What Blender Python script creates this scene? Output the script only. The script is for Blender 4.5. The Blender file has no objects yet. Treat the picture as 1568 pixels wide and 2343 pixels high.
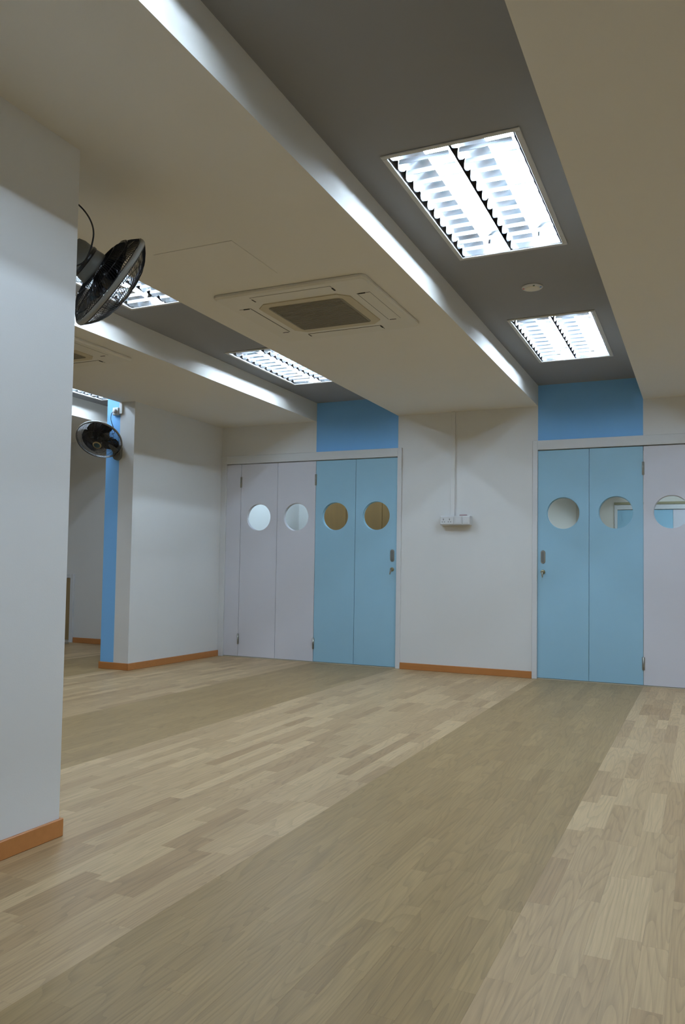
import bpy, math, random
from mathutils import Vector, Matrix

# ------------------------------------------------------------------ camera, world, exposure
scene = bpy.context.scene
COL = scene.collection
IW, IH = 1568.0, 2343.0
FPX, PPX, PPY = 1852.54, -53.84, 41.70
CAM = Vector((1.3849, -7.5923, 0.9724))
PITCH, ROLL, YAW = 0.04715, -0.01711, 0.44454
cam_data = bpy.data.cameras.new('camera')
cam = bpy.data.objects.new('camera', cam_data)
COL.objects.link(cam)
cam_data.sensor_fit = 'VERTICAL'
cam_data.sensor_height = 24.0
cam_data.lens = FPX / IH * 24.0
cam_data.shift_x = -PPX / IH
cam_data.shift_y = PPY / IH
cam_data.clip_start = 0.05
MROT = Matrix.Rotation(YAW, 3, 'Z') @ Matrix.Rotation(PITCH, 3, 'X') @ Matrix.Rotation(ROLL, 3, 'Y')
RIGHT, FWD, UP = MROT.col[0].copy(), MROT.col[1].copy(), MROT.col[2].copy()
m4 = Matrix.Identity(4)
for r in range(3):
    m4[r][0], m4[r][1], m4[r][2], m4[r][3] = RIGHT[r], UP[r], -FWD[r], CAM[r]
cam.matrix_world = m4
scene.camera = cam

world = bpy.data.worlds.new('world')
scene.world = world
world.use_nodes = True
world.node_tree.nodes['Background'].inputs[0].default_value = (0.6, 0.68, 0.8, 1)
world.node_tree.nodes['Background'].inputs[1].default_value = 0.2

scene.view_settings.view_transform = 'Standard'
scene.view_settings.look = 'None'
scene.view_settings.gamma = 1.0
scene.view_settings.use_curve_mapping = False
scene.view_settings.exposure = 0.0
TUBE_COLOR = (0.705, 0.905, 1.15)
TUBE_STRENGTH = 119.0
cy = scene.cycles
cy.use_denoising = True
cy.max_bounces = 6
cy.diffuse_bounces = 4
cy.use_light_tree = True
cy.use_adaptive_sampling = True
cy.adaptive_threshold = 0.03
cy.glossy_bounces = 3
cy.transmission_bounces = 6
cy.transparent_max_bounces = 24
cy.caustics_reflective = False
cy.caustics_refractive = False
cy.sample_clamp_indirect = 6.0
cy.blur_glossy = 1.0

# ------------------------------------------------------------------ materials
def sock(n, *names):
    for k in names:
        if k in n.inputs:
            return n.inputs[k]

def new_mat(name):
    m = bpy.data.materials.new(name)
    m.use_nodes = True
    return m, m.node_tree, m.node_tree.nodes['Principled BSDF']

def paint(name, rgb, rough=0.6, var=0.03, scale=6.0, bump=0.0, bump_scale=250.0, metal=0.0, spec=0.3):
    m, nt, b = new_mat(name)
    tc = nt.nodes.new('ShaderNodeNewGeometry')
    nz = nt.nodes.new('ShaderNodeTexNoise')
    nz.inputs['Scale'].default_value = scale
    nz.inputs['Detail'].default_value = 3
    nt.links.new(tc.outputs['Position'], nz.inputs['Vector'])
    mx = nt.nodes.new('ShaderNodeMix'); mx.data_type = 'RGBA'
    mx.inputs[6].default_value = (*[c * (1 - var) for c in rgb], 1)
    mx.inputs[7].default_value = (*[min(1, c * (1 + var)) for c in rgb], 1)
    nt.links.new(nz.outputs['Fac'], mx.inputs[0])
    nt.links.new(mx.outputs[2], b.inputs['Base Color'])
    b.inputs['Roughness'].default_value = rough
    b.inputs['Metallic'].default_value = metal
    b.inputs['Specular IOR Level'].default_value = spec
    if bump > 0:
        n2 = nt.nodes.new('ShaderNodeTexNoise')
        n2.inputs['Scale'].default_value = bump_scale
        n2.inputs['Detail'].default_value = 2
        nt.links.new(tc.outputs['Position'], n2.inputs['Vector'])
        bp = nt.nodes.new('ShaderNodeBump')
        bp.inputs['Strength'].default_value = bump
        bp.inputs['Distance'].default_value = 0.002
        nt.links.new(n2.outputs['Fac'], bp.inputs['Height'])
        nt.links.new(bp.outputs['Normal'], b.inputs['Normal'])
    return m

def wood(name, ca, cb, rough=0.45, axis=2):
    m, nt, b = new_mat(name)
    g = nt.nodes.new('ShaderNodeNewGeometry')
    mp = nt.nodes.new('ShaderNodeMapping')
    s = [14.0, 14.0, 14.0]; s[axis] = 1.2
    mp.inputs['Scale'].default_value = s
    nt.links.new(g.outputs['Position'], mp.inputs['Vector'])
    nz = nt.nodes.new('ShaderNodeTexNoise')
    nz.inputs['Scale'].default_value = 3.0; nz.inputs['Detail'].default_value = 6
    nt.links.new(mp.outputs[0], nz.inputs['Vector'])
    mx = nt.nodes.new('ShaderNodeMix'); mx.data_type = 'RGBA'
    mx.inputs[6].default_value = (*ca, 1); mx.inputs[7].default_value = (*cb, 1)
    nt.links.new(nz.outputs['Fac'], mx.inputs[0])
    nt.links.new(mx.outputs[2], b.inputs['Base Color'])
    b.inputs['Roughness'].default_value = rough
    return m

def plank_mat(name, per_object):
    """Laminate strip: tone / shift / stripe come from object colour or from a face attribute."""
    m, nt, b = new_mat(name)
    N, L = nt.nodes.new, nt.links.new
    sep = N('ShaderNodeSeparateColor')
    if per_object:
        oi = N('ShaderNodeObjectInfo'); L(oi.outputs['Color'], sep.inputs[0])
    else:
        at = N('ShaderNodeAttribute'); at.attribute_name = 'tone'; L(at.outputs['Color'], sep.inputs[0])
    tone, shift, dark = sep.outputs[0], sep.outputs[1], sep.outputs[2]
    g = N('ShaderNodeNewGeometry')
    off = N('ShaderNodeCombineXYZ')
    mul1 = N('ShaderNodeMath'); mul1.operation = 'MULTIPLY'; mul1.inputs[1].default_value = 37.0; L(shift, mul1.inputs[0])
    mul2 = N('ShaderNodeMath'); mul2.operation = 'MULTIPLY'; mul2.inputs[1].default_value = 91.0; L(shift, mul2.inputs[0])
    L(mul1.outputs[0], off.inputs[0]); L(mul2.outputs[0], off.inputs[1])
    add = N('ShaderNodeVectorMath'); add.operation = 'ADD'
    L(g.outputs['Position'], add.inputs[0]); L(off.outputs[0], add.inputs[1])
    # growth rings: a stretched noise field cut into thin dark contour lines
    mp = N('ShaderNodeMapping'); mp.inputs['Scale'].default_value = (11.0, 0.9, 1.0)
    L(add.outputs[0], mp.inputs['Vector'])
    fld = N('ShaderNodeTexNoise'); fld.inputs['Scale'].default_value = 1.0; fld.inputs['Detail'].default_value = 1.0; fld.inputs['Roughness'].default_value = 0.35
    L(mp.outputs[0], fld.inputs['Vector'])
    rg = N('ShaderNodeMath'); rg.operation = 'MULTIPLY'; rg.inputs[1].default_value = 15.0; L(fld.outputs['Fac'], rg.inputs[0])
    wv = N('ShaderNodeMath'); wv.operation = 'FRACT'; L(rg.outputs[0], wv.inputs[0])
    mp2 = N('ShaderNodeMapping'); mp2.inputs['Scale'].default_value = (160.0, 5.0, 1.0)
    L(add.outputs[0], mp2.inputs['Vector'])
    fine = N('ShaderNodeTexNoise'); fine.inputs['Scale'].default_value = 1.0; fine.inputs['Detail'].default_value = 4
    L(mp2.outputs[0], fine.inputs['Vector'])
    # base tones
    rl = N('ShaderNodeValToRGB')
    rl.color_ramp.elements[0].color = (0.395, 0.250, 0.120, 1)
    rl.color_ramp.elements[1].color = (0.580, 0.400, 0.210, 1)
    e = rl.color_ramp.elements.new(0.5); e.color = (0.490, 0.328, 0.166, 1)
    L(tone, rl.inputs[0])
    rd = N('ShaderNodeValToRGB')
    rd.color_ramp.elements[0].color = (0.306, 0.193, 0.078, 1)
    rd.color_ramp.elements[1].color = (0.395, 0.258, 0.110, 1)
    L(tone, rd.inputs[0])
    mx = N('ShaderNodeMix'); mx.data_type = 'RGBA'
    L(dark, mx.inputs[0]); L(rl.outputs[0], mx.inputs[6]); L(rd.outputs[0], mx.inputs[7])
    # grain darkening
    gr = N('ShaderNodeMapRange'); gr.inputs[1].default_value = 0.55; gr.inputs[2].default_value = 1.0
    gr.inputs[3].default_value = 1.0; gr.inputs[4].default_value = 0.84
    L(wv.outputs[0], gr.inputs[0])
    fr = N('ShaderNodeMapRange'); fr.inputs[1].default_value = 0.3; fr.inputs[2].default_value = 0.75
    fr.inputs[3].default_value = 1.08; fr.inputs[4].default_value = 0.86
    L(fine.outputs['Fac'], fr.inputs[0])
    mm = N('ShaderNodeMath'); mm.operation = 'MULTIPLY'; L(gr.outputs[0], mm.inputs[0]); L(fr.outputs[0], mm.inputs[1])
    vm = N('ShaderNodeVectorMath'); vm.operation = 'SCALE'
    L(mx.outputs[2], vm.inputs[0]); L(mm.outputs[0], vm.inputs['Scale'])
    L(vm.outputs[0], b.inputs['Base Color'])
    b.inputs['Roughness'].default_value = 0.42
    b.inputs['Specular IOR Level'].default_value = 0.25
    return m

def emit_mat(name, rgb, strength):
    m = bpy.data.materials.new(name); m.use_nodes = True
    nt = m.node_tree
    nt.nodes.clear()
    o = nt.nodes.new('ShaderNodeOutputMaterial'); e = nt.nodes.new('ShaderNodeEmission')
    e.inputs[0].default_value = (*rgb, 1); e.inputs[1].default_value = strength
    nt.links.new(e.outputs[0], o.inputs[0])
    return m

def clear_mat(name, tint, alpha, rough=0.03):
    """thin clear or smoky sheet: mostly transparent with a gloss coat"""
    m = bpy.data.materials.new(name); m.use_nodes = True
    nt = m.node_tree; nt.nodes.clear()
    o = nt.nodes.new('ShaderNodeOutputMaterial')
    t = nt.nodes.new('ShaderNodeBsdfTransparent'); t.inputs[0].default_value = (*tint, 1)
    p = nt.nodes.new('ShaderNodeBsdfPrincipled')
    p.inputs['Base Color'].default_value = (0.02, 0.02, 0.022, 1); p.inputs['Roughness'].default_value = rough
    mx = nt.nodes.new('ShaderNodeMixShader'); mx.inputs[0].default_value = alpha
    nt.links.new(t.outputs[0], mx.inputs[1]); nt.links.new(p.outputs[0], mx.inputs[2]); nt.links.new(mx.outputs[0], o.inputs[0])
    return m

M = dict(
    wall=paint('white_wall_paint', (0.79, 0.78, 0.75), 0.65, 0.012, 3.0, 0.12, 180),
    soffit=paint('cream_ceiling_paint', (0.80, 0.765, 0.69), 0.7, 0.012, 3.0, 0.08, 180),
    grey=paint('grey_ceiling_paint', (0.31, 0.31, 0.315), 0.7, 0.015, 3.0),
    blue=paint('sky_blue_wall_paint', (0.255, 0.575, 1.0), 0.6, 0.02, 4.0, 0.1, 200),
    leaf_blue=paint('pale_blue_laminate', (0.365, 0.61, 0.755), 0.42, 0.02, 5.0, 0.05, 300),
    leaf_white=paint('lilac_white_laminate', (0.735, 0.725, 0.765), 0.42, 0.015, 5.0, 0.05, 300),
    frame=paint('door_frame_white', (0.74, 0.74, 0.73), 0.5, 0.01),
    base=wood('cherry_skirting', (0.47, 0.18, 0.048), (0.58, 0.24, 0.07), 0.4, 0),
    metal=paint('satin_steel', (0.42, 0.41, 0.36), 0.35, 0.05, 60, metal=0.9),
    brass=paint('dull_brass', (0.42, 0.36, 0.22), 0.35, 0.1, 60, metal=0.9),
    darkgap=paint('dark_gap', (0.03, 0.028, 0.022), 0.8, 0.0),
    lamp_rim=paint('lamp_rim_enamel', (0.62, 0.61, 0.58), 0.45, 0.01),
    housing=paint('lamp_housing_enamel', (0.38, 0.38, 0.38), 0.5, 0.01),
    mirror=paint('brushed_reflector', (0.83, 0.85, 0.86), 0.22, 0.01, metal=1.0),
    blade=paint('louvre_aluminium', (0.80, 0.83, 0.86), 0.38, 0.01, metal=0.55),
    tube=emit_mat('fluorescent_tube', TUBE_COLOR, TUBE_STRENGTH),
    tubecap=paint('tube_holder', (0.7, 0.7, 0.7), 0.5),
    ac=paint('cassette_plastic', (0.77, 0.73, 0.635), 0.5, 0.01),
    ac_in=paint('cassette_surround_plastic', (0.60, 0.52, 0.35), 0.5, 0.01),
    ac_grille=paint('cassette_grille_plastic', (0.30, 0.27, 0.20), 0.6, 0.02),
    plastic=paint('white_plastic', (0.72, 0.72, 0.71), 0.4, 0.01),
    black=paint('black_plastic', (0.015, 0.015, 0.017), 0.25, 0.0, spec=0.5),
    wire=paint('black_wire', (0.012, 0.012, 0.014), 0.3, 0.0, metal=0.0, spec=0.5),
    motor=paint('fan_motor_grey', (0.20, 0.20, 0.18), 0.45, 0.02),
    rim=paint('fan_rim_grey', (0.30, 0.285, 0.25), 0.4, 0.02),
    fanblade=clear_mat('smoky_fan_blade', (0.30, 0.29, 0.30), 0.62, 0.10),
    badge=paint('fan_badge_teal', (0.03, 0.07, 0.09), 0.3, 0.0),
    gold=paint('fan_badge_gold', (0.45, 0.36, 0.2), 0.4, 0.0),
    glass=clear_mat('pane_glass', (0.93, 0.96, 0.95), 0.04, 0.02),
    red=paint('red_mark', (0.6, 0.07, 0.05), 0.4, 0), bluemark=paint('blue_mark', (0.05, 0.2, 0.6), 0.4, 0),
    green=paint('green_mark', (0.05, 0.12, 0.03), 0.4, 0),
    cupboard=wood('brown_cupboard_wood', (0.17, 0.088, 0.022), (0.26, 0.14, 0.036), 0.45, 2),
    oak=wood('oak_cupboard_door', (0.30, 0.20, 0.085), (0.40, 0.28, 0.13), 0.5, 2),
    screed=paint('floor_base', (0.30, 0.22, 0.13), 0.7, 0.02),
    plank_obj=plank_mat('laminate_strip', True), plank_attr=plank_mat('laminate_strip_field', False),
    far_strip=paint('olive_strip', (0.36, 0.32, 0.19), 0.6, 0.02),
    track=paint('cream_track', (0.55, 0.48, 0.36), 0.5, 0.01),
    card=paint('pink_card', (0.42, 0.27, 0.27), 0.6, 0.02),
    mat=paint('grey_floor_mat', (0.2, 0.2, 0.19), 0.8, 0.05),
)

# ------------------------------------------------------------------ mesh helpers
class MB:
    def __init__(s): s.v = []; s.f = []; s.smooth = []
    def add(s, vs, fs, smooth=False):
        o = len(s.v); s.v += [tuple(v) for v in vs]
        s.f += [tuple(i + o for i in f) for f in fs]; s.smooth += [smooth] * len(fs)
    def box(s, x0, x1, y0, y1, z0, z1):
        s.add([(x0,y0,z0),(x1,y0,z0),(x1,y1,z0),(x0,y1,z0),(x0,y0,z1),(x1,y0,z1),(x1,y1,z1),(x0,y1,z1)],
              [(0,3,2,1),(4,5,6,7),(0,1,5,4),(1,2,6,5),(2,3,7,6),(3,0,4,7)])
        return s
    def bbox(s, x0, x1, y0, y1, z0, z1, c=0.004):
        """box with chamfered edges (all twelve)"""
        vs = []; idx = {}
        X, Y, Z = (x0, x1), (y0, y1), (z0, z1)
        for i in range(2):
            for j in range(2):
                for k in range(2):
                    sx, sy, sz = (1 if i == 0 else -1), (1 if j == 0 else -1), (1 if k == 0 else -1)
                    idx[i,j,k,0] = len(vs); vs.append((X[i], Y[j]+sy*c, Z[k]+sz*c))
                    idx[i,j,k,1] = len(vs); vs.append((X[i]+sx*c, Y[j], Z[k]+sz*c))
                    idx[i,j,k,2] = len(vs); vs.append((X[i]+sx*c, Y[j]+sy*c, Z[k]))
        fs = []
        for i in range(2):
            f = [idx[i,0,0,0], idx[i,1,0,0], idx[i,1,1,0], idx[i,0,1,0]]; fs.append(f[::-1] if i == 0 else f)
            f = [idx[0,i,0,1], idx[0,i,1,1], idx[1,i,1,1], idx[1,i,0,1]]; fs.append(f[::-1] if i == 0 else f)
            f = [idx[0,0,i,2], idx[1,0,i,2], idx[1,1,i,2], idx[0,1,i,2]]; fs.append(f[::-1] if i == 0 else f)
        for i in range(2):
            for j in range(2):
                fs.append([idx[i,j,0,0], idx[i,j,1,0], idx[i,j,1,1], idx[i,j,0,1]])
                fs.append([idx[i,0,j,0], idx[i,1,j,0], idx[i,1,j,2], idx[i,0,j,2]])
                fs.append([idx[0,i,j,1], idx[1,i,j,1], idx[1,i,j,2], idx[0,i,j,2]])
                for k in range(2):
                    fs.append([idx[i,j,k,0], idx[i,j,k,1], idx[i,j,k,2]])
        s.add(vs, fs); return s
    def tube(s, pts, r, n=8, cap=True, smooth=True):
        pts = [Vector(p) for p in pts]
        rs = r if isinstance(r, (list, tuple)) else [r] * len(pts)
        vs = []; ref = None
        for i, p in enumerate(pts):
            t = (pts[min(i+1, len(pts)-1)] - pts[max(i-1, 0)]).normalized()
            if ref is None:
                ref = t.orthogonal().normalized()
            ref = (ref - t * ref.dot(t)).normalized()
            b = t.cross(ref)
            for k in range(n):
                a = 2 * math.pi * k / n
                vs.append(p + (ref * math.cos(a) + b * math.sin(a)) * rs[i])
        fs = []
        for i in range(len(pts) - 1):
            for k in range(n):
                k2 = (k + 1) % n
                fs.append((i*n+k, i*n+k2, (i+1)*n+k2, (i+1)*n+k))
        s.add(vs, fs, smooth)
        if cap:
            o = len(s.v) - len(vs)
            s.f.append(tuple(o + k for k in range(n))[::-1]); s.smooth.append(False)
            s.f.append(tuple(o + (len(pts)-1)*n + k for k in range(n))); s.smooth.append(False)
        return s
    def lathe(s, prof, mat, n=32, smooth=True):
        """prof: list of (radius, height) turned about local +Z, then placed with mat"""
        vs = []
        for r, h in prof:
            for k in range(n):
                a = 2 * math.pi * k / n
                vs.append(mat @ Vector((r*math.cos(a), r*math.sin(a), h)))
        fs = []
        for i in range(len(prof)-1):
            for k in range(n):
                k2 = (k+1) % n
                fs.append((i*n+k, i*n+k2, (i+1)*n+k2, (i+1)*n+k))
        s.add(vs, fs, smooth)
        o = len(s.v) - len(vs)
        for i, rev in ((0, True), (len(prof)-1, False)):
            if prof[i][0] > 1e-5:
                f = tuple(o + i*n + k for k in range(n)); s.f.append(f[::-1] if rev else f); s.smooth.append(False)
        return s
    def poly(s, outline, z0, z1):
        """prism of an XY outline (counter-clockwise)"""
        n = len(outline)
        vs = [(x, y, z0) for x, y in outline] + [(x, y, z1) for x, y in outline]
        fs = [tuple(range(n))[::-1], tuple(range(n, 2*n))] + [(k, (k+1) % n, n+(k+1) % n, n+k) for k in range(n)]
        s.add(vs, fs); return s
    def mesh(s, name, mat):
        me = bpy.data.meshes.new(name)
        me.from_pydata(s.v, [], s.f)
        me.polygons.foreach_set('use_smooth', s.smooth)
        me.materials.append(mat)
        me.update()
        return me
    def build(s, name, mat, parent=None, loc=None):
        o = bpy.data.objects.new(name, s.mesh(name, mat))
        COL.objects.link(o)
        if parent: o.parent = parent
        if loc is not None: o.location = loc
        return o

def tag(o, label, cat=None, group=None, kind=None):
    o['label'] = label
    if cat: o['category'] = cat
    if group: o['group'] = group
    if kind: o['kind'] = kind
    return o
def empty(name, loc=(0, 0, 0)):
    o = bpy.data.objects.new(name, None); COL.objects.link(o); o.location = loc; o.empty_display_size = 0.1
    return o
def struct(o, label, cat): return tag(o, label, cat, kind='structure')
def copy_tree(o, parent=None):
    c = o.copy(); COL.objects.link(c); c.parent = parent
    for ch in list(o.children): copy_tree(ch, c)
    return c
B = lambda *a: MB().box(*a)

# ------------------------------------------------------------------ plan
LW = 0.4531                     # door leaf width
LD = -1.3712                    # right edge of the left door's leaves
FILL = 0.1831
ZT, ZF, ZS, ZC = 2.1, 2.187, 2.5106, 2.7043
T1 = (0.0, 2 * LW); T2 = (LD - 2 * LW, LD); T3 = (-3.603 - 2 * LW, -3.603); T4 = (T1[1] + 1.371, T1[1] + 1.371 + 2 * LW)
XP = -3.4325; YP = -1.539; XPL = -3.759
XL = -0.7050; YL = -5.3275
YB = -10.0; XRW = 4.6; XLW = -7.1; YFL = 0.26; YFAR = 7.6
JL = LD - 4 * LW - FILL         # left inner edge of the left door
JR = 4 * LW + FILL              # right inner edge of the right door
FX0, FX1 = 0.1639, 0.7435       # lamp edges measured inside a trough
LAMP_Y = [(-2.084, -0.849), (-4.497, -3.262), (-6.910, -5.675)]
LAMP3_Y = [(-2.181, -0.946), (-4.594, -3.359)]

# ------------------------------------------------------------------ shell
def slab_with_holes(mb, x0, x1, y0, y1, z0, z1, holes):
    ys = sorted(holes, key=lambda h: h[2])
    cur = y0
    for hx0, hx1, hy0, hy1 in ys:
        if hy0 > cur: mb.box(x0, x1, cur, hy0, z0, z1)
        mb.box(x0, hx0, hy0, hy1, z0, z1); mb.box(hx1, x1, hy0, hy1, z0, z1)
        cur = hy1
    mb.box(x0, x1, cur, y1, z0, z1)

IN = 0.012
def hole(t, yy): return (t[0] + FX0 + IN, t[0] + FX1 - IN, yy[0] + IN, yy[1] - IN)
cb = MB()
lamps = []      # (centre x, centre y, z)
for t, ly, yend in ((T1, LAMP_Y, 0.0), (T2, LAMP_Y, 0.0), (T3, LAMP3_Y, YFL), (T4, LAMP_Y, 0.0)):
    hs = []
    for yy in ly:
        hs.append(hole(t, yy)); lamps.append((t, yy))
    slab_with_holes(cb, t[0], t[1], YB, yend, ZC, ZC + 0.02, hs)
ceiling = struct(cb.build('ceiling', M['grey']), 'grey painted ceiling inside the long recessed troughs', 'ceiling')
for x0, x1, ye, lab in ((XLW, T3[0], YFL, 'cream dropped soffit of the far left area'), (T3[1], T2[0], 0.0, 'cream dropped soffit left of the middle trough with the half hidden cassette'),
                        (T2[1], T1[0], 0.0, 'broad cream dropped soffit carrying the central cassette'), (T1[1], T4[0], 0.0, 'cream dropped soffit along the right edge of the picture'),
                        (T4[1], XRW, 0.0, 'cream dropped soffit out of view on the right')):
    struct(B(x0, x1, YB, ye, ZS, ZC + 0.02).build('ceiling_soffit', M['soffit']), lab, 'ceiling')

# back wall with two door openings
wb = MB()
def wall_seg(x0, x1, z0, z1): wb.box(x0, x1, 0, 0.12, z0, z1)
wall_seg(LD + 0.046, -0.046, 0, ZC)
wall_seg(XP, T2[0], ZF, ZC); wall_seg(T2[1], LD + 0.046, ZF, ZC)
wall_seg(-0.046, 0, ZF, ZC); wall_seg(T1[1], JR + 0.05, ZF, ZC); wall_seg(JR + 0.05, XRW, 0, ZC)
wall_back = struct(wb.build('wall_back', M['wall']), 'white back wall holding both folding doors and the socket box', 'wall')
for t, lab in ((T2, 'sky blue painted band above the left blue leaves'), (T1, 'sky blue painted band above the right blue leaves')):
    o = B(t[0], t[1], 0, 0.12, ZF, ZC).build('painted_band', M['blue'], wall_back); o['label'] = lab

# projecting wall beside the left door (its end carries a fan)
wpm = MB(); wpm.box(T3[1], XP, YP, YFL, 0, ZS); wpm.box(XPL, T3[1], YP + 0.004, YFL, 0, ZC)
wp = struct(wpm.build('wall_pier', M['wall']), 'white projecting wall beside the left door with blue end stripe', 'wall')
o = B(XPL, T3[1], YP, YP + 0.004, 0, ZC).build('painted_band', M['blue'], wp); o['label'] = 'sky blue vertical stripe on the wall end'
struct(B(T2[1], XL, YB, YL, 0, ZS).build('wall_left', M['wall']), 'white wall at the left edge close to the viewer', 'wall')
struct(B(XLW, XPL, YFL, YFL + 0.12, 0, ZC).build('wall_far_left', M['wall']), 'white wall of the far left area past the blue stripe', 'wall')
struct(B(XLW - 0.12, XLW, YB, YFL + 0.12, 0, ZC).build('wall_left_end', M['wall']), 'white end wall of the far left area', 'wall')
struct(B(XRW, XRW + 0.12, YB, 0.12, 0, ZC).build('wall_right', M['wall']), 'white wall out of view on the right', 'wall')
struct(B(XLW, XRW, YB - 0.12, YB, 0, ZC).build('wall_rear', M['wall']), 'white wall behind the viewpoint', 'wall')

# rooms behind the doors
RZ = 2.70
RDIV = -0.80                    # partition between the two rooms
YLR = 1.90                      # back of the left room
rooms = MB()
rl_hole = (-3.15, -2.594, 0.35, 1.561); rl_hole2 = (-1.95, -1.394, 0.35, 1.561)
rr_holes = [(0.9, 1.456, 1.2, 2.411), (0.9, 1.456, 3.5, 4.711), (0.9, 1.456, 5.9, 7.111)]
slab_with_holes(rooms, XP, -2.2, 0.12, YLR, RZ, RZ + 0.02, [rl_hole]); slab_with_holes(rooms, -2.2, RDIV, 0.12, YLR, RZ, RZ + 0.02, [rl_hole2])
slab_with_holes(rooms, RDIV, 2.0, 0.12, YFAR, RZ, RZ + 0.02, rr_holes)
rr_holes2 = [(x0 + 1.6, x1 + 1.6, y0, y1) for x0, x1, y0, y1 in rr_holes]  # second lamp column, added to brighten the right room
slab_with_holes(rooms, 2.0, XRW, 0.12, YFAR, RZ, RZ + 0.02, rr_holes2)
struct(rooms.build('ceiling_inner', M['soffit']), 'cream ceiling of the rooms behind the folding doors', 'ceiling')
struct(B(RDIV, RDIV + 0.1, 0.12, YFAR, 0, RZ).build('wall_partition', M['soffit']), 'partition between the two rooms behind the doors, toned cream for indirect light', 'wall')  # cream colour carries the warm indirect light of this room
struct(B(XP - 0.05, XP, YFL + 0.12, YLR, 0, RZ).build('wall_inner_left', M['wall']), 'white side wall seen through the leftmost round window', 'wall')
struct(B(XP - 0.05, RDIV, YLR, YLR + 0.1, 0, RZ).build('wall_inner_back', M['wall']), 'white back wall behind the brown cupboard', 'wall')
struct(B(XRW, XRW + 0.12, 0.12, YFAR, 0, RZ).build('wall_inner_right', M['wall']), 'white right wall of the room behind the right door', 'wall')
fw = MB()
fw.box(RDIV + 0.1, -0.05, YFAR, YFAR + 0.12, 0, RZ); fw.box(-0.05, JR + 0.05, YFAR, YFAR + 0.12, ZF, RZ); fw.box(JR + 0.05, XRW, YFAR, YFAR + 0.12, 0, RZ)
struct(fw.build('wall_far', M['soffit']), 'distant wall seen through the right door windows, toned cream for indirect light', 'wall')  # warm indirect light put into the wall colour, as on the partition

# ------------------------------------------------------------------ floor
floor = struct(B(XLW, XRW, YB, YFAR + 0.12, -0.12, -0.004).build('floor', M['screed']), 'wood strip laminate floor in alternating pale and darker bands', 'floor')
rnd = random.Random(7)
def project(x, y, z=0.0):
    d = Vector((x, y, z)) - CAM
    w = d.dot(FWD)
    if w < 0.05: return None
    return (IW/2 + PPX + FPX * d.dot(RIGHT) / w, IH/2 + PPY - FPX * d.dot(UP) / w)
bands = []
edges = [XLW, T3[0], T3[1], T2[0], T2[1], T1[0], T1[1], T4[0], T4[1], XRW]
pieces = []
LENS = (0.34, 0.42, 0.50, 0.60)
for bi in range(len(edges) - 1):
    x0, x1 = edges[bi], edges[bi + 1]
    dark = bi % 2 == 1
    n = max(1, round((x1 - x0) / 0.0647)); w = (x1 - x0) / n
    for k in range(n):
        xa = x0 + k * w
        yend = 0.0 if xa > XP - 0.01 else YFL
        y = -9.0 + rnd.uniform(-0.5, 0)
        while y < yend - 1e-4:
            L = rnd.choice(LENS)
            if y + L > yend - 0.06: L = yend - y
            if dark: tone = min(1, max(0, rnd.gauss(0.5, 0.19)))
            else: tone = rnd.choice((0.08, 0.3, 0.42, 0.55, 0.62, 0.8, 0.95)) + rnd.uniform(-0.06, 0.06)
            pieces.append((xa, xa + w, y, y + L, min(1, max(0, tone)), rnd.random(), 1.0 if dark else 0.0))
            y += L
def seen_area(p):
    pts = [project(a, b) for a, b in ((p[0], p[2]), (p[1], p[2]), (p[1], p[3]), (p[0], p[3]))]
    if any(q is None for q in pts): return 0
    cx = sum(q[0] for q in pts) / 4; cyy = sum(q[1] for q in pts) / 4
    if not (-20 < cx < IW + 20 and -20 < cyy < IH + 40): return 0
    if cx < 136 and cyy < 1925 + (145 - cx) * 0.38 and p[2] > -6: return 0      # behind the near wall
    return 0.5 * abs(sum(pts[i][0]*pts[(i+1) % 4][1] - pts[(i+1) % 4][0]*pts[i][1] for i in range(4)))
order = sorted(range(len(pieces)), key=lambda i: -seen_area(pieces[i]))
near = set(order[:300])
G = 0.00012
mesh_cache = {}
for i in order[:300]:
    xa, xb, ya, yb, tone, sh, dk = pieces[i]
    key = (round(xb - xa, 4), round(yb - ya, 3))
    if key not in mesh_cache:
        mesh_cache[key] = B(G, key[0] - G, G, key[1] - G, -0.008, 0.0).mesh('plank', M['plank_obj'])
    o = bpy.data.objects.new('plank', mesh_cache[key]); COL.objects.link(o)
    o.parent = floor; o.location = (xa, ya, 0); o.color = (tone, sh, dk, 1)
fm = MB(); cols = []
for i, (xa, xb, ya, yb, tone, sh, dk) in enumerate(pieces):
    if i in near: continue
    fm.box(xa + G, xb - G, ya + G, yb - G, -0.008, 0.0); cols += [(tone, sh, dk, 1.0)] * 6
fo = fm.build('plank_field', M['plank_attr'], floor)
at = fo.data.attributes.new('tone', 'FLOAT_COLOR', 'FACE')
at.data.foreach_set('color', [c for t in cols for c in t])
fo['kind'] = 'stuff'; fo['label'] = 'wood strips further off or out of view'

# ------------------------------------------------------------------ skirting
H, TH = 0.064, 0.012
struct(MB().bbox(LD + 0.046, -0.046, -TH, 0, 0, H, 0.003).build('baseboard_back', M['base']), 'orange brown skirting under the socket box', 'baseboard')
bb = MB(); bb.bbox(XP, XP + TH, YP - TH, -0.016, 0, H, 0.003); bb.bbox(XPL - TH, XP + 0.001, YP - TH, YP, 0, H, 0.003)
struct(bb.build('baseboard_pier', M['base']), 'orange brown skirting around the projecting wall', 'baseboard')
bb = MB(); bb.bbox(XL, XL + TH, YB, YL + TH, 0, H, 0.003); bb.bbox(T2[1], XL + 0.001, YL, YL + TH, 0, H, 0.003)
struct(bb.build('baseboard_left', M['base']), 'orange brown skirting along the near left wall', 'baseboard')
struct(MB().bbox(-5.724, XPL, YFL - TH, YFL, 0, H, 0.003).build('baseboard_far', M['base']), 'orange brown skirting along the far left wall', 'baseboard')
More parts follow.
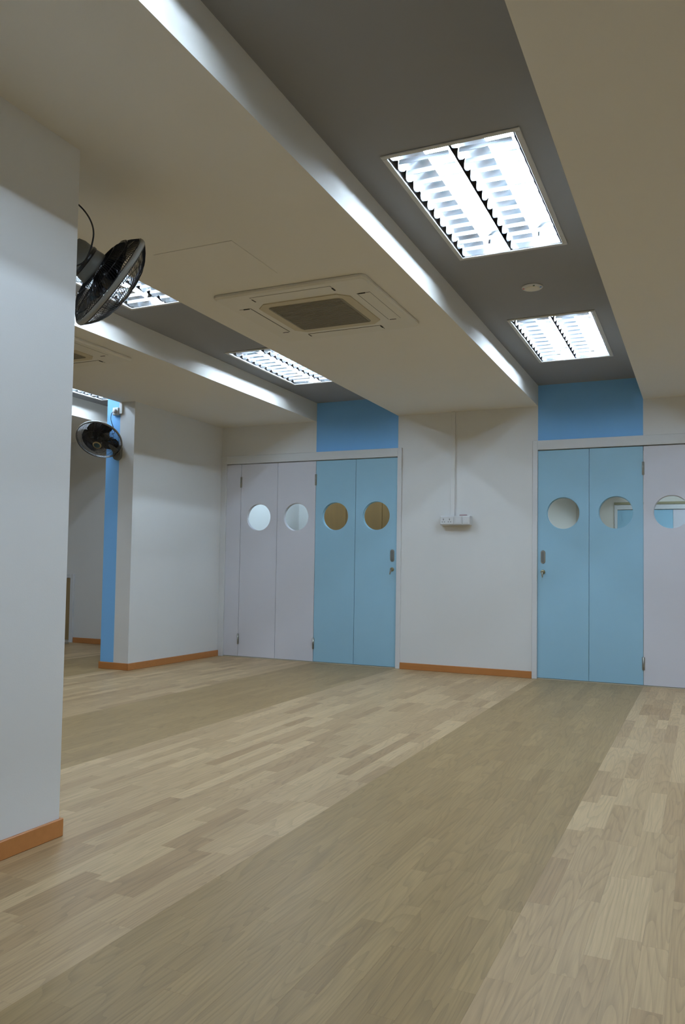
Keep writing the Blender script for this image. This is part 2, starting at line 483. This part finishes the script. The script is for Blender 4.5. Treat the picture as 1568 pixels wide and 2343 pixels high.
struct(MB().bbox(XPL - TH, XPL, YP, YFL - TH, 0, H, 0.003).build('baseboard_side', M['base']), 'orange brown skirting on the hidden side of the projecting wall', 'baseboard')

# ------------------------------------------------------------------ folding doors
WZ, WR = 1.512, 0.1455
def leaf_mesh(x0, x1, z0, z1, yf, yb, cx, cz, r):
    """slab with a round hole, straight sided"""
    N = 48
    ang = sorted(set([2*math.pi*k/N for k in range(N)] + [math.atan2(z-cz, x-cx) % (2*math.pi) for x in (x0, x1) for z in (z0, z1)]))
    n = len(ang); vs = []; fs = []
    for y in (yf, yb):
        for a in ang:
            c, s_ = math.cos(a), math.sin(a)
            vs.append((cx + r*c, y, cz + r*s_))
        for a in ang:
            c, s_ = math.cos(a), math.sin(a)
            t = min(((x1-cx)/c if c > 1e-9 else (x0-cx)/c if c < -1e-9 else 1e9), ((z1-cz)/s_ if s_ > 1e-9 else (z0-cz)/s_ if s_ < -1e-9 else 1e9))
            vs.append((cx + t*c, y, cz + t*s_))
    for k in range(n):
        k2 = (k+1) % n
        fs.append((k, n+k, n+k2, k2))                       # front
        fs.append((2*n+k, 2*n+k2, 3*n+k2, 3*n+k))           # back
        fs.append((k, k2, 2*n+k2, 2*n+k))                   # hole
        fs.append((n+k, 3*n+k, 3*n+k2, n+k2))               # rim
    mb = MB(); mb.add(vs, fs); return mb
def ring_y(mb, cx, cz, r0, r1, y0, y1, n=40):
    prof = [(r0, y0), (r0, y1), (r1, y1), (r1, y0), (r0, y0)]
    mt = Matrix.Translation((cx, 0, cz)) @ Matrix.Rotation(-math.pi/2, 4, 'X')   # local z -> +y
    vs = []; fs = []
    for r, h in prof[:4]:
        for k in range(n):
            a = 2*math.pi*k/n; vs.append(mt @ Vector((r*math.cos(a), r*math.sin(a), h)))
    for i in range(4):
        j = (i+1) % 4
        for k in range(n):
            k2 = (k+1) % n; fs.append((i*n+k, i*n+k2, j*n+k2, j*n+k))
    mb.add(vs, fs); return mb
def disc_y(mb, cx, cz, r, y0, y1, n=40):
    mt = Matrix.Translation((cx, 0, cz)) @ Matrix.Rotation(-math.pi/2, 4, 'X')
    mb.lathe([(r, y0), (r, y1)], mt, n, False); return mb
def stadium(cx, cz, hw, hh, n=8):
    pts = []
    for k in range(n+1): a = math.pi*k/n; pts.append((cx + hw*math.cos(a), cz + hh - hw + hw*math.sin(a)))
    for k in range(n+1): a = math.pi + math.pi*k/n; pts.append((cx + hw*math.cos(a), cz - hh + hw + hw*math.sin(a)))
    return pts
def prism_y(mb, outline, y0, y1):
    n = len(outline)
    vs = [(x, y0, z) for x, z in outline] + [(x, y1, z) for x, z in outline]
    mb.add(vs, [tuple(range(n)), tuple(range(n, 2*n))[::-1]] + [(k, n+k, n+(k+1) % n, (k+1) % n) for k in range(n)]); return mb

def folding_door(name, y, leaves, filler, jamb_l, jamb_r, label, pull_x=None, key_dx=0.0, hinges=(), detail=True):
    """leaves: (x0, x1, kind); frame front sits 16 mm proud of the wall at y"""
    root = struct(empty(name, (0, 0, 0)), label, 'door')
    xl, xr = jamb_l[1], jamb_r[0]
    f = MB()
    f.bbox(jamb_l[0], jamb_l[1], y - 0.016, y + 0.12, 0, ZF, 0.003)
    f.bbox(jamb_r[0], jamb_r[1], y - 0.016, y + 0.12, 0, ZF, 0.003)
    f.bbox(xl - 0.002, xr + 0.002, y - 0.016, y + 0.12, ZT, ZF, 0.003)
    fr = f.build('frame', M['frame'], root); fr['label'] = 'white door frame'
    t = B(xl, xr, y - 0.004, y + 0.05, 0, 0.008).build('floor_track', M['track'], root); t['label'] = 'thin cream floor track'
    B(xl, xr, y + 0.055, y + 0.115, ZT - 0.03, ZT).build('head_track', M['darkgap'], root)
    GAP = 0.0022
    ztop = ZT - 0.007
    if filler:
        o = B(filler[0] + GAP, filler[1] - GAP, y + 0.002, y + 0.04, 0.012, ztop).build('filler_panel', M['leaf_white'], root); o['label'] = 'narrow white side panel'
    for (x0, x1, kind) in leaves:
        cx = (x0 + x1) / 2
        lf = leaf_mesh(x0 + GAP, x1 - GAP, 0.012, ztop, y + 0.002, y + 0.040, cx, WZ, WR).build('leaf', M['leaf_' + kind], root)
        lf['label'] = ('pale blue' if kind == 'blue' else 'lilac white') + ' folding leaf with round window'
        if detail:
            ring_y(MB(), cx, WZ, WR - 0.004, WR, y + 0.0195, y + 0.0395).build('window_bead', M['leaf_' + kind], lf)
        g = disc_y(MB(), cx, WZ, WR - 0.001, y + 0.028, y + 0.032).build('window_pane', M['glass'], lf); g['label'] = 'round clear window pane'
        if pull_x is not None and x0 < pull_x < x1:
            fp = MB()
            prism_y(fp, stadium(pull_x, 1.112, 0.021, 0.061), y - 0.001, y + 0.0025)
            p = fp.build('flush_pull', M['metal'], lf); p['label'] = 'oval metal flush pull'
            q = prism_y(MB(), stadium(pull_x - 0.003, 1.112, 0.0125, 0.050), y - 0.0016, y + 0.002).build('pull_recess', M['motor'], lf)
            k = MB(); mt = Matrix.Translation((pull_x, y, 0.976)) @ Matrix.Rotation(math.pi/2, 4, 'X')
            k.lathe([(0.020, -0.002), (0.020, 0.006), (0.013, 0.011), (0.009, 0.012)], mt, 20)
            p = k.build('lock', M['brass'], lf); p['label'] = 'round brass lock'
            kk = MB(); kk.bbox(pull_x - 0.0015, pull_x + 0.0015, y - 0.034, y - 0.011, 0.970, 0.980, 0.0005)
            kk.tube([(pull_x, y - 0.032, 0.975), (pull_x + key_dx*0.4, y - 0.034, 0.955), (pull_x + key_dx, y - 0.033, 0.925)], [0.006, 0.008, 0.005], 8)
            p = kk.build('key', M['metal'], lf); p['label'] = 'small key left in the lock'
    for hx in hinges:
        for z0, z1 in ((1.84, 1.955), (0.14, 0.252)):
            h = MB(); h.tube([(hx, y - 0.004, z0), (hx, y - 0.004, z1)], 0.0065, 8)
            h.box(hx - 0.011, hx + 0.011, y - 0.001, y + 0.004, z0, z1)
            p = h.build('hinge', M['metal'], root); p['label'] = 'small steel hinge'
    return root
lv = [(LD - LW, LD, 'blue'), (LD - 2*LW, LD - LW, 'blue'), (LD - 3*LW, LD - 2*LW, 'white'), (LD - 4*LW, LD - 3*LW, 'white')]
folding_door('door_1', 0.0, lv, (JL, JL + FILL), (XP, JL), (LD, LD + 0.046),
             'left folding door with two lilac white and two pale blue leaves', LD - 0.048, -0.012, (LD - 2*LW, LD - 4*LW))
rv = [(0, LW, 'blue'), (LW, 2*LW, 'blue'), (2*LW, 3*LW, 'white'), (3*LW, 4*LW, 'white')]
folding_door('door_2', 0.0, rv, (4*LW, JR), (-0.046, 0.0), (JR, JR + 0.05),
             'right folding door with two pale blue leaves and white leaf cut by the edge', 0.050, 0.0, (2*LW, 4*LW))
folding_door('door_3', YFAR, rv, (4*LW, JR), (-0.05, 0.0), (JR, JR + 0.05),
             'distant folding door seen through the right round windows', None, 0, (), False)
B(-0.05, JR + 0.05, YFAR - 0.03, YFAR, ZF + 0.002, ZF + 0.042).build('head_strip', M['far_strip'], bpy.data.objects['door_3'])  # olive strip standing for the dark line above the far frame

# ------------------------------------------------------------------ ceiling lamps
LA, LB = FX1 - FX0, 1.235
def make_lamp():
    root = empty('ceiling_light')
    a, b = LA/2, LB/2
    w = 0.024
    f = MB()
    f.bbox(-a, a, -b, -b + w, -0.007, 0.0, 0.002); f.bbox(-a, a, b - w, b, -0.007, 0.0, 0.002)
    f.bbox(-a, -a + w, -b + w, b - w, -0.007, 0.0, 0.002); f.bbox(a - w, a, -b + w, b - w, -0.007, 0.0, 0.002)
    fr = f.build('frame', M['lamp_rim'], root); fr['label'] = 'white enamel rim'
    h = MB(); ia, ib = a - IN - 0.001, b - IN - 0.001; t = 0.002; zt = 0.105
    h.box(-ia, ia, -ib, ib, zt, zt + t); h.box(-ia, -ia + t, -ib, ib, 0, zt); h.box(ia - t, ia, -ib, ib, 0, zt)
    h.box(-ia + t, ia - t, -ib, -ib + t, 0, zt); h.box(-ia + t, ia - t, ib - t, ib, 0, zt)
    h.build('housing', M['housing'], root)
    hb = 0.128; cxs = (-0.1315, 0.1315)
    prof = [(-0.127, 0.001), (-0.1225, 0.018), (-0.112, 0.038), (-0.094, 0.058), (-0.066, 0.074), (-0.032, 0.083), (0, 0.085)]
    prof = prof + [(-x, z) for x, z in prof[-2::-1]]
    rl = ib - 0.012
    blade_me = None; refl_me = None; tube_me = None; cap_me = None
    nb = 11
    for cx in cxs:
        if refl_me is None:
            rm = MB(); n = len(prof); pitch = 2*rl/(nb + 0.5); sub = 6
            ys = [-rl + 2*rl*k/((nb + 1)*sub) for k in range((nb + 1)*sub + 1)]
            vs = []; fs = []
            for y in ys:
                ph = ((y + rl)/pitch - 0.75) % 1.0
                w_ = 1 - abs(math.sin(math.pi*ph)) ** 0.7          # 1 at a blade, 0 between blades
                for i, (x, z) in enumerate(prof):
                    if i == 0: x, z = x + 0.016*w_, z + 0.030*w_
                    elif i == n - 1: x, z = x - 0.016*w_, z + 0.030*w_
                    elif i == 1: x, z = x + 0.0115*w_, z + 0.022*w_
                    elif i == n - 2: x, z = x - 0.0115*w_, z + 0.022*w_
                    elif i == 2: x, z = x + 0.004*w_, z + 0.010*w_
                    elif i == n - 3: x, z = x - 0.004*w_, z + 0.010*w_
                    vs.append((x, y, z))
            for j in range(len(ys) - 1):
                for k in range(n - 1): fs.append((j*n+k, j*n+k+1, (j+1)*n+k+1, (j+1)*n+k))
            rm.add(vs, fs, True)
            rm.add([(x, -rl, z) for x, z in prof], [tuple(range(n))]); rm.add([(x, rl, z) for x, z in prof], [tuple(range(n))[::-1]])
            refl_me = rm.mesh('reflector', M['mirror'])
            bm_ = MB(); vs = []; fs = []
            # V shaped cross blade, concave flanks, narrow foot and wide top, ends following the reflector
            sec = [(0.0012, 0.001, 0.1120), (0.0022, 0.007, 0.1110), (0.0040, 0.013, 0.1095), (0.0070, 0.019, 0.1080)]
            for sx in (-1, 1):
                for hy, z, hx in sec: vs.append((sx*hx, -hy, z))
                for hy, z, hx in sec[::-1]: vs.append((sx*hx, hy, z))
            fs = [(k, 8+k, 8+(k+1) % 8, (k+1) % 8) for k in range(8)] + [tuple(range(8)), tuple(range(8, 16))[::-1]]
            bm_.add(vs, fs); blade_me = bm_.mesh('louvre_blade', M['blade'])
            tube_me = MB().tube([(0, -rl + 0.03, 0), (0, rl - 0.03, 0)], 0.013, 10).mesh('tube', M['tube'])
            c = MB().bbox(-0.014, 0.014, -0.014, 0.014, -0.018, 0.026, 0.003)
            cap_me = c.mesh('tube_holder', M['tubecap'])
        def put(nm, me, loc):
            o = bpy.data.objects.new(nm, me); COL.objects.link(o); o.parent = root; o.location = loc; return o
        put('reflector', refl_me, (cx, 0, 0))
        tb = put('tube', tube_me, (cx, 0, 0.060)); tb['label'] = 'glowing fluorescent tube'
        for s_ in (-1, 1):
            o = bpy.data.objects.new('tube_holder', cap_me); COL.objects.link(o); o.parent = tb; o.location = (0, s_*(rl - 0.016), 0)
        for k in range(nb):
            put('louvre_blade', blade_me, (cx, -rl + (k + 0.75) * (2*rl) / (nb + 0.5), 0))
    return root
proto = make_lamp()
lamp_names = {
    (0, 1): 'large bright twin-tube louvre light nearest in the right trough',
    (0, 0): 'bright louvre light in the right trough above the right door',
    (1, 0): 'half hidden louvre light in the middle trough beyond the air conditioner',
    (1, 1): 'louvre light showing just behind the near black fan',
    (2, 0): 'partly hidden louvre light above the small far fan',
}
groups = [T1, T2, T3, T4]
first = True
def place_lamp(x, y, z, label):
    global first
    o = proto if first else copy_tree(proto)
    first = False
    o.location = (x, y, z)
    tag(o, label, 'ceiling light', 'recessed louvre ceiling lights')
for t, yy in lamps:
    ti = groups.index(t); li = (LAMP3_Y if t is T3 else LAMP_Y).index(yy)
    place_lamp(t[0] + (FX0 + FX1)/2, (yy[0] + yy[1])/2, ZC, lamp_names.get((ti, li), 'recessed louvre ceiling light out of view'))
for hx0, hx1, hy0, hy1 in [rl_hole, rl_hole2] + rr_holes + rr_holes2:  # unseen lamps, added so the round windows look into lit rooms
    place_lamp((hx0 + hx1)/2, (hy0 + hy1)/2, RZ, 'unseen recessed louvre light added to brighten a room behind the doors')

# ------------------------------------------------------------------ cassette air conditioners
def rounded(hx, hy, r, n=6):
    pts = []
    for (cx, cy_, a0) in ((hx-r, hy-r, 0), (-hx+r, hy-r, 90), (-hx+r, -hy+r, 180), (hx-r, -hy+r, 270)):
        for k in range(n+1):
            a = math.radians(a0 + 90*k/n); pts.append((cx + r*math.cos(a), cy_ + r*math.sin(a)))
    return pts
def chamfered(h, c): return [(h, -h+c), (h, h-c), (h-c, h), (-h+c, h), (-h, h-c), (-h, -h+c), (-h+c, -h), (h-c, -h)]
def make_cassette():
    root = empty('air_conditioner')
    p = MB(); a = 0.467
    o1, o2 = rounded(a, a, 0.035), rounded(a - 0.012, a - 0.012, 0.03)
    n = len(o1)
    vs = [(x, y, 0.0) for x, y in o1] + [(x, y, -0.012) for x, y in o1] + [(x, y, -0.022) for x, y in o2]
    fs = [(k, n+k, n+(k+1) % n, (k+1) % n) for k in range(n)] + [(n+k, 2*n+k, 2*n+(k+1) % n, n+(k+1) % n) for k in range(n)] + [tuple(range(2*n, 3*n))[::-1], tuple(range(n))]
    p.add(vs, fs); p.build('panel', M['ac'], root)
    s = MB(); oc, ic = chamfered(0.290, 0.06), rounded(0.236, 0.236, 0.03, 4)
    s.poly(oc, -0.027, -0.021); g = s.build('grille_surround', M['ac_in'], root)
    i = MB(); i.poly(ic, -0.0285, -0.026)
    for k in range(26):
        y = -0.22 + k * 0.44/25
        i.box(-0.222, 0.222, y - 0.0045, y + 0.0045, -0.032, -0.028)
    i.build('intake_grille', M['ac_grille'], g)
    dk, vn = B(-0.250, 0.250, -0.039, 0.039, -0.0226, -0.0215).mesh('air_slot', M['darkgap']), MB().bbox(-0.247, 0.248, -0.0385, 0.0350, -0.0245, -0.0222, 0.001).mesh('vane', M['ac'])
    cl = MB(); cl.box(-0.252, -0.244, -0.010, 0.030, -0.0255, -0.0215); cl.box(0.244, 0.252, -0.010, 0.030, -0.0255, -0.0215)
    clm = cl.mesh('vane_pivot', M['darkgap'])
    for k in range(4):
        an = k * math.pi/2
        sl = bpy.data.objects.new('air_slot', dk); COL.objects.link(sl); sl.parent = root
        sl.location = (0.375*math.sin(an), -0.375*math.cos(an), 0); sl.rotation_euler = (0, 0, an)
        for nm, me in (('vane', vn), ('vane_pivot', clm)):
            v = bpy.data.objects.new(nm, me); COL.objects.link(v); v.parent = sl
    return root
ac1 = make_cassette(); ac1.location = (-0.6715, -3.301, ZS - 0.002)
tag(ac1, 'square cream cassette air conditioner in the soffit over the room centre', 'air conditioner', 'ceiling cassette air conditioners')
ac2 = copy_tree(ac1); ac2.location = (-2.914, -3.281, ZS - 0.002)
tag(ac2, 'square cream cassette air conditioner half hidden behind the near left wall', 'air conditioner', 'ceiling cassette air conditioners')
tag(MB().bbox(-1.074, -0.62, -4.395, -3.94, ZS - 0.003, ZS, 0.0015).build('access_panel', M['soffit']), 'faint flush square access panel in the soffit beside the cassette', 'access panel')

# round ceiling speaker / detector
sp = empty('smoke_detector', (0.450, -2.672, ZC))
mb = MB(); mb.lathe([(0.062, 0.0), (0.064, -0.004), (0.058, -0.010), (0.046, -0.012)], Matrix.Identity(4), 36); mb.build('base', M['plastic'], sp)
mb = MB(); mb.lathe([(0.046, -0.011), (0.044, -0.014), (0.03, -0.0165), (0.0, -0.017)], Matrix.Identity(4), 36); mb.build('cover', M['ac'], sp)
for an, mk, nm in ((195, 'red', 'red mark'), (-12, 'bluemark', 'blue mark'), (-70, 'green', 'dark mark')):
    mt = Matrix.Translation((0.052*math.cos(math.radians(an)), 0.052*math.sin(math.radians(an)), -0.010))
    mb = MB(); mb.lathe([(0.006, 0.0), (0.006, -0.003)], mt, 12, False); o = mb.build('indicator', M[mk], sp); o['label'] = 'small ' + nm
tag(sp, 'small round white detector between the two lights of the right trough', 'detector')

# ------------------------------------------------------------------ socket box on the back wall
tr = MB(); tr.bbox(-0.822, -0.782, -0.020, 0.0, 1.49, ZS, 0.002)
tag(tr.build('cable_trunking', M['wall']), 'thin white vertical cable trunking from ceiling to socket box', 'trunking')
bx = empty('socket_box', (-0.762, 0, 1.452))
mb = MB(); mb.bbox(-0.148, 0.148, -0.070, 0.0, -0.045, 0.045, 0.004); mb.build('body', M['plastic'], bx)
sk = MB().bbox(-0.143, -0.012, -0.076, -0.069, -0.038, 0.038, 0.003).build('socket_plate', M['plastic'], bx); sk['label'] = 'twin socket plate'
for cx in (-0.112, -0.052):
    for dx, dz, w, h in ((0, 0.010, 0.004, 0.007), (-0.011, -0.013, 0.0055, 0.003), (0.011, -0.013, 0.0055, 0.003)):
        B(cx + dx - w, cx + dx + w, -0.0764, -0.0755, dz - h, dz + h).build('pin_hole', M['motor'], sk)
    MB().bbox(cx - 0.008, cx + 0.008, -0.0795, -0.0755, 0.021, 0.032, 0.001).build('rocker', M['plastic'], sk)
for x0, x1 in ((-0.006, 0.066), (0.072, 0.143)):
    s2 = MB().bbox(x0, x1, -0.075, -0.069, -0.038, 0.038, 0.003).build('switch_plate', M['plastic'], bx)
    MB().bbox(x0 + 0.012, x1 - 0.012, -0.0775, -0.0745, -0.026, 0.026, 0.0015).build('blank_insert', M['frame'], s2)
tag(bx, 'white surface socket box at the end of the trunking', 'socket')
cd = MB(); cd.bbox(-0.035, 0.035, -0.014, 0.014, 0.0, 0.012, 0.003)
tag(cd.build('small_packet', M['card'], None, (-0.690, -0.035, 1.497)), 'small pinkish packet lying on top of the socket box', 'packet')

# ------------------------------------------------------------------ wall fans
def axis_matrix(c, ax, up=Vector((0, 0, 1))):
    z = ax.normalized(); x = up.cross(z).normalized(); y = z.cross(x)
    m = Matrix.Identity(4)
    for r in range(3): m[r][0], m[r][1], m[r][2], m[r][3] = x[r], y[r], z[r], c[r]
    return m
def grille(mt, depth, inner, sign, nw=110, twist=0.28):
    R = 0.208; mb = MB()
    def pr(r):
        t = (r - inner) / (R - inner)
        return sign * (0.012 + depth * (1 - t ** 2.6))
    segs = [inner + (R - inner) * u for u in (0, 0.25, 0.5, 0.7, 0.85, 0.95, 1.0)]
    for k in range(nw):
        a0 = 2*math.pi*k/nw
        pts = []
        for r in segs:
            a = a0 + sign * twist * (1 - (r - inner)/(R - inner))
            pts.append(mt @ Vector((r*math.cos(a), r*math.sin(a), pr(r))))
        mb.tube(pts, 0.0012, 3, False, False)
    for r, th in ((inner, 0.002), (inner + 0.055, 0.0013), (inner + 0.11, 0.0013), (R, 0.002)):
        ring = [mt @ Vector((r*math.cos(2*math.pi*k/48), r*math.sin(2*math.pi*k/48), pr(r))) for k in range(49)]
        mb.tube(ring, th, 5, False)
    return mb
def make_fan(base, centre, ax, spin, label, cord, plate=(0.045, 0.075)):
    base = Vector(base); c = Vector(centre) - base; ax = Vector(ax).normalized()
    n_out = Vector((0, 1, 0)) if centre[1] > base[1] else Vector((0, -1, 0))
    root = empty('wall_fan', base)
    mt = axis_matrix(c, ax)
    # wall plate
    pw, ph = plate
    mb = MB(); o = stadium(0, 0, pw, ph, 10)
    prism_y(mb, o, min(0, n_out.y*0.03), max(0, n_out.y*0.03)); mb.build('wall_plate', M['motor'], root)
    # arm with a knuckle
    rear = c - ax * 0.150
    k1 = Vector((0, n_out.y*0.03, 0)); k2 = Vector((rear.x*0.5, n_out.y*0.085, rear.z*0.55)); 
    mb = MB(); mb.tube([k1, k1.lerp(k2, .5) + Vector((0, n_out.y*.02, 0)), k2, c - ax*0.125], [0.028, 0.024, 0.026, 0.030], 14); mb.build('arm', M['motor'], root)
    kx = MB(); side = ax.cross(Vector((0, 0, 1))).normalized()
    kx.tube([k2 - side*0.036, k2 + side*0.036], 0.024, 16); kx.build('tilt_knuckle', M['black'], root)
    # motor
    mb = MB(); mb.lathe([(0.0, -0.200), (0.035, -0.198), (0.056, -0.188), (0.064, -0.165), (0.066, -0.110), (0.070, -0.085), (0.070, -0.070), (0.0, -0.070)], mt, 28)
    mot = mb.build('motor_housing', M['motor'], root)
    vm = MB(); vm.lathe([(0.0672, -0.128), (0.0690, -0.126), (0.0690, -0.116), (0.0672, -0.114)], mt, 28); vm.build('motor_seam', M['black'], mot)
    grille(mt, 0.062, 0.062, -1).build('rear_grille', M['wire'], root)
    grille(mt, 0.068, 0.036, 1).build('front_grille', M['wire'], root)
    mb = MB(); n = 56
    prof = [(0.207, -0.009), (0.213, -0.010), (0.2155, 0.0), (0.213, 0.010), (0.207, 0.009), (0.207, -0.009)]
    vs = []; fs = []
    for r, h in prof[:5]:
        for k in range(n): a = 2*math.pi*k/n; vs.append(mt @ Vector((r*math.cos(a), r*math.sin(a), h)))
    for i in range(5):
        j = (i+1) % 5
        for k in range(n): fs.append((i*n+k, i*n+(k+1) % n, j*n+(k+1) % n, j*n+k))
    mb.add(vs, fs, True); mb.build('rim_band', M['rim'], root)
    # blades
    for b_ in range(3):
        mb = MB(); a0 = spin + b_*2*math.pi/3; NR, NA = 7, 8; top = []; bot = []
        for i in range(NR):
            u = i/(NR-1); r = 0.030 + 0.152*u
            half = math.radians(28 + 22*math.sin(math.pi*min(1, u*0.75 + 0.1)))
            for j in range(NA):
                s_ = j/(NA-1)*2 - 1
                a = a0 + half*s_ + 0.25*u
                z = -0.030 + 0.040*s_*(1 - 0.35*u) - 0.006*(1 - s_*s_)
                if i == NR-1: rr = r - 0.020*abs(s_)**3
                else: rr = r
                top.append(mt @ Vector((rr*math.cos(a), rr*math.sin(a), z + 0.0012))); bot.append(mt @ Vector((rr*math.cos(a), rr*math.sin(a), z - 0.0012)))
        q = NR*NA; fs = []
        for i in range(NR-1):
            for j in range(NA-1):
                f = (i*NA+j, i*NA+j+1, (i+1)*NA+j+1, (i+1)*NA+j)
                fs.append(f[::-1]); fs.append(tuple(q+t for t in f))
        edge = [j for j in range(NA)] + [i*NA+NA-1 for i in range(1, NR)] + [(NR-1)*NA+j for j in range(NA-2, -1, -1)] + [i*NA for i in range(NR-2, 0, -1)]
        for k in range(len(edge)):
            a_, b2 = edge[k], edge[(k+1) % len(edge)]; fs.append((a_, b2, q+b2, q+a_))
        mb.add(top + bot, fs, True); mb.build('fan_blade', M['fanblade'], root)
    mb = MB(); mb.lathe([(0.034, -0.062), (0.036, -0.02), (0.030, 0.012), (0.015, 0.022), (0.0, 0.024)], mt, 24); mb.build('hub', M['black'], root)
    mb = MB(); mb.lathe([(0.040, 0.074), (0.041, 0.080), (0.036, 0.085), (0.029, 0.086), (0.029, 0.078), (0.0, 0.077)], mt, 32)
    cap = mb.build('front_cap', M['gold'], root); cap['label'] = 'gold ringed centre cap'
    mb = MB(); mb.lathe([(0.029, 0.0765), (0.029, 0.0855), (0.018, 0.0885), (0.0, 0.089)], mt, 28); mb.build('badge', M['badge'], cap)
    P = [Vector(p) - base for p in cord]; P = [P[0]] + P + [P[-1]]; sm = []
    for i in range(1, len(P) - 2):                       # smooth the cord through its points
        for k in range(6):
            t = k/6; p0, p1, p2, p3 = P[i-1:i+3]
            sm.append(0.5*((2*p1) + (p2 - p0)*t + (2*p0 - 5*p1 + 4*p2 - p3)*t*t + (3*p1 - p0 - 3*p2 + p3)*t**3))
    sm.append(P[-1])
    cm = MB(); cm.tube(sm, 0.0032, 8); cm.build('power_cord', M['black'], root)
    tag(root, label, 'fan', 'black wall fans')
    return root
c1 = Vector((-0.782, -5.05, 2.116))
v1 = (c1 - CAM).normalized()
a1 = RIGHT * 0.77 - UP * 0.63
a1 = (a1 - v1 * a1.dot(v1)).normalized()
ax1 = a1 + v1 * 0.10
make_fan((-0.915, YL, 2.215), c1, ax1, 0.4, 'black wall fan close by, seen side on past the near left wall',
         [(-0.76, YL + 0.006, 2.33), (-0.73, YL + 0.03, 2.32), (-0.700, YL + 0.06, 2.27), (-0.696, YL + 0.075, 2.21), (-0.74, YL + 0.085, 2.13), (-0.82, YL + 0.10, 2.12)])
c2 = Vector((-3.668, -1.75, 2.128))
v2 = (c2 - CAM).normalized()
a2 = RIGHT * -0.37 - UP * 0.93
a2 = (a2 - v2 * a2.dot(v2)).normalized()
ax2 = a2 * 0.68 - v2 * 0.73
make_fan((-3.612, YP, 2.035), c2, ax2, 1.15, 'small black wall fan facing out beside the far blue stripe',
         [(-3.650, YP - 0.035, 2.425), (-3.668, YP - 0.05, 2.40), (-3.672, YP - 0.05, 2.34), (-3.650, YP - 0.04, 2.27), (-3.625, YP - 0.05, 2.22), (-3.64, YP - 0.07, 2.20)])
# its outlet and trunking
ot = empty('fused_outlet', (-3.642, YP, 2.425))
mb = MB(); mb.bbox(-0.036, 0.036, -0.028, 0.0, -0.036, 0.036, 0.006); mb.build('body', M['plastic'], ot)
mb = MB(); mb.lathe([(0.020, 0.0), (0.020, 0.018), (0.014, 0.024), (0, 0.024)], Matrix.Translation((0, -0.026, 0)) @ Matrix.Rotation(math.pi/2, 4, 'X'), 20); mb.build('plug', M['plastic'], ot)
tag(ot, 'small white outlet on the blue stripe above the far fan', 'outlet')
tag(MB().bbox(-3.604, -3.572, YP - 0.018, YP, 2.40, ZS, 0.002).build('cable_trunking', M['wall']), 'short white cable trunking at the top of the blue stripe', 'trunking')

# ------------------------------------------------------------------ far left low cupboard, and cupboard behind the left door
lc = empty('low_cupboard', (-6.135, YFL, 0))
mb = MB(); mb.bbox(-0.41, -0.36, -0.03, 0, 0, 0.85, 0.003); mb.bbox(0.36, 0.41, -0.03, 0, 0, 0.85, 0.003); mb.bbox(-0.36, 0.36, -0.03, 0, 0.80, 0.85, 0.003)
mb.build('frame', M['frame'], lc)
for x0, x1 in ((-0.358, -0.002), (0.002, 0.358)):
    d = MB().bbox(x0, x1, -0.018, 0, 0.03, 0.798, 0.002).build('door', M['oak'], lc)
    MB().bbox((-0.03 if x0 < -0.1 else 0.02), (-0.02 if x0 < -0.1 else 0.03), -0.03, -0.016, 0.45, 0.55, 0.002).build('handle', M['metal'], d)
tag(lc, 'low white framed cupboard with wooden doors at the far left wall', 'cupboard')
tag(MB().bbox(-5.95, -5.68, -0.02, 0.14, 0, 0.006, 0.002).build('floor_plate', M['mat']), 'small flat grey plate on the floor before the low cupboard', 'floor plate')

tc = empty('tall_cupboard', (-2.30, 1.39, 0))
mb = MB(); mb.box(-0.70, 0.70, 0.02, 0.5, 0.0, 2.2); mb.build('body', M['cupboard'], tc)
for k in range(3):
    x0 = -0.70 + k * 1.4/3
    d = MB().bbox(x0 + 0.002, x0 + 1.4/3 - 0.002, 0.0, 0.02, 0.08, 2.19, 0.002).build('door', M['cupboard'], tc)
    MB().bbox(x0 + 0.40, x0 + 0.412, -0.025, 0.001, 1.0, 1.15, 0.002).build('handle', M['metal'], d)
tag(tc, 'tall brown wooden cupboard seen through the left blue round windows', 'cupboard')
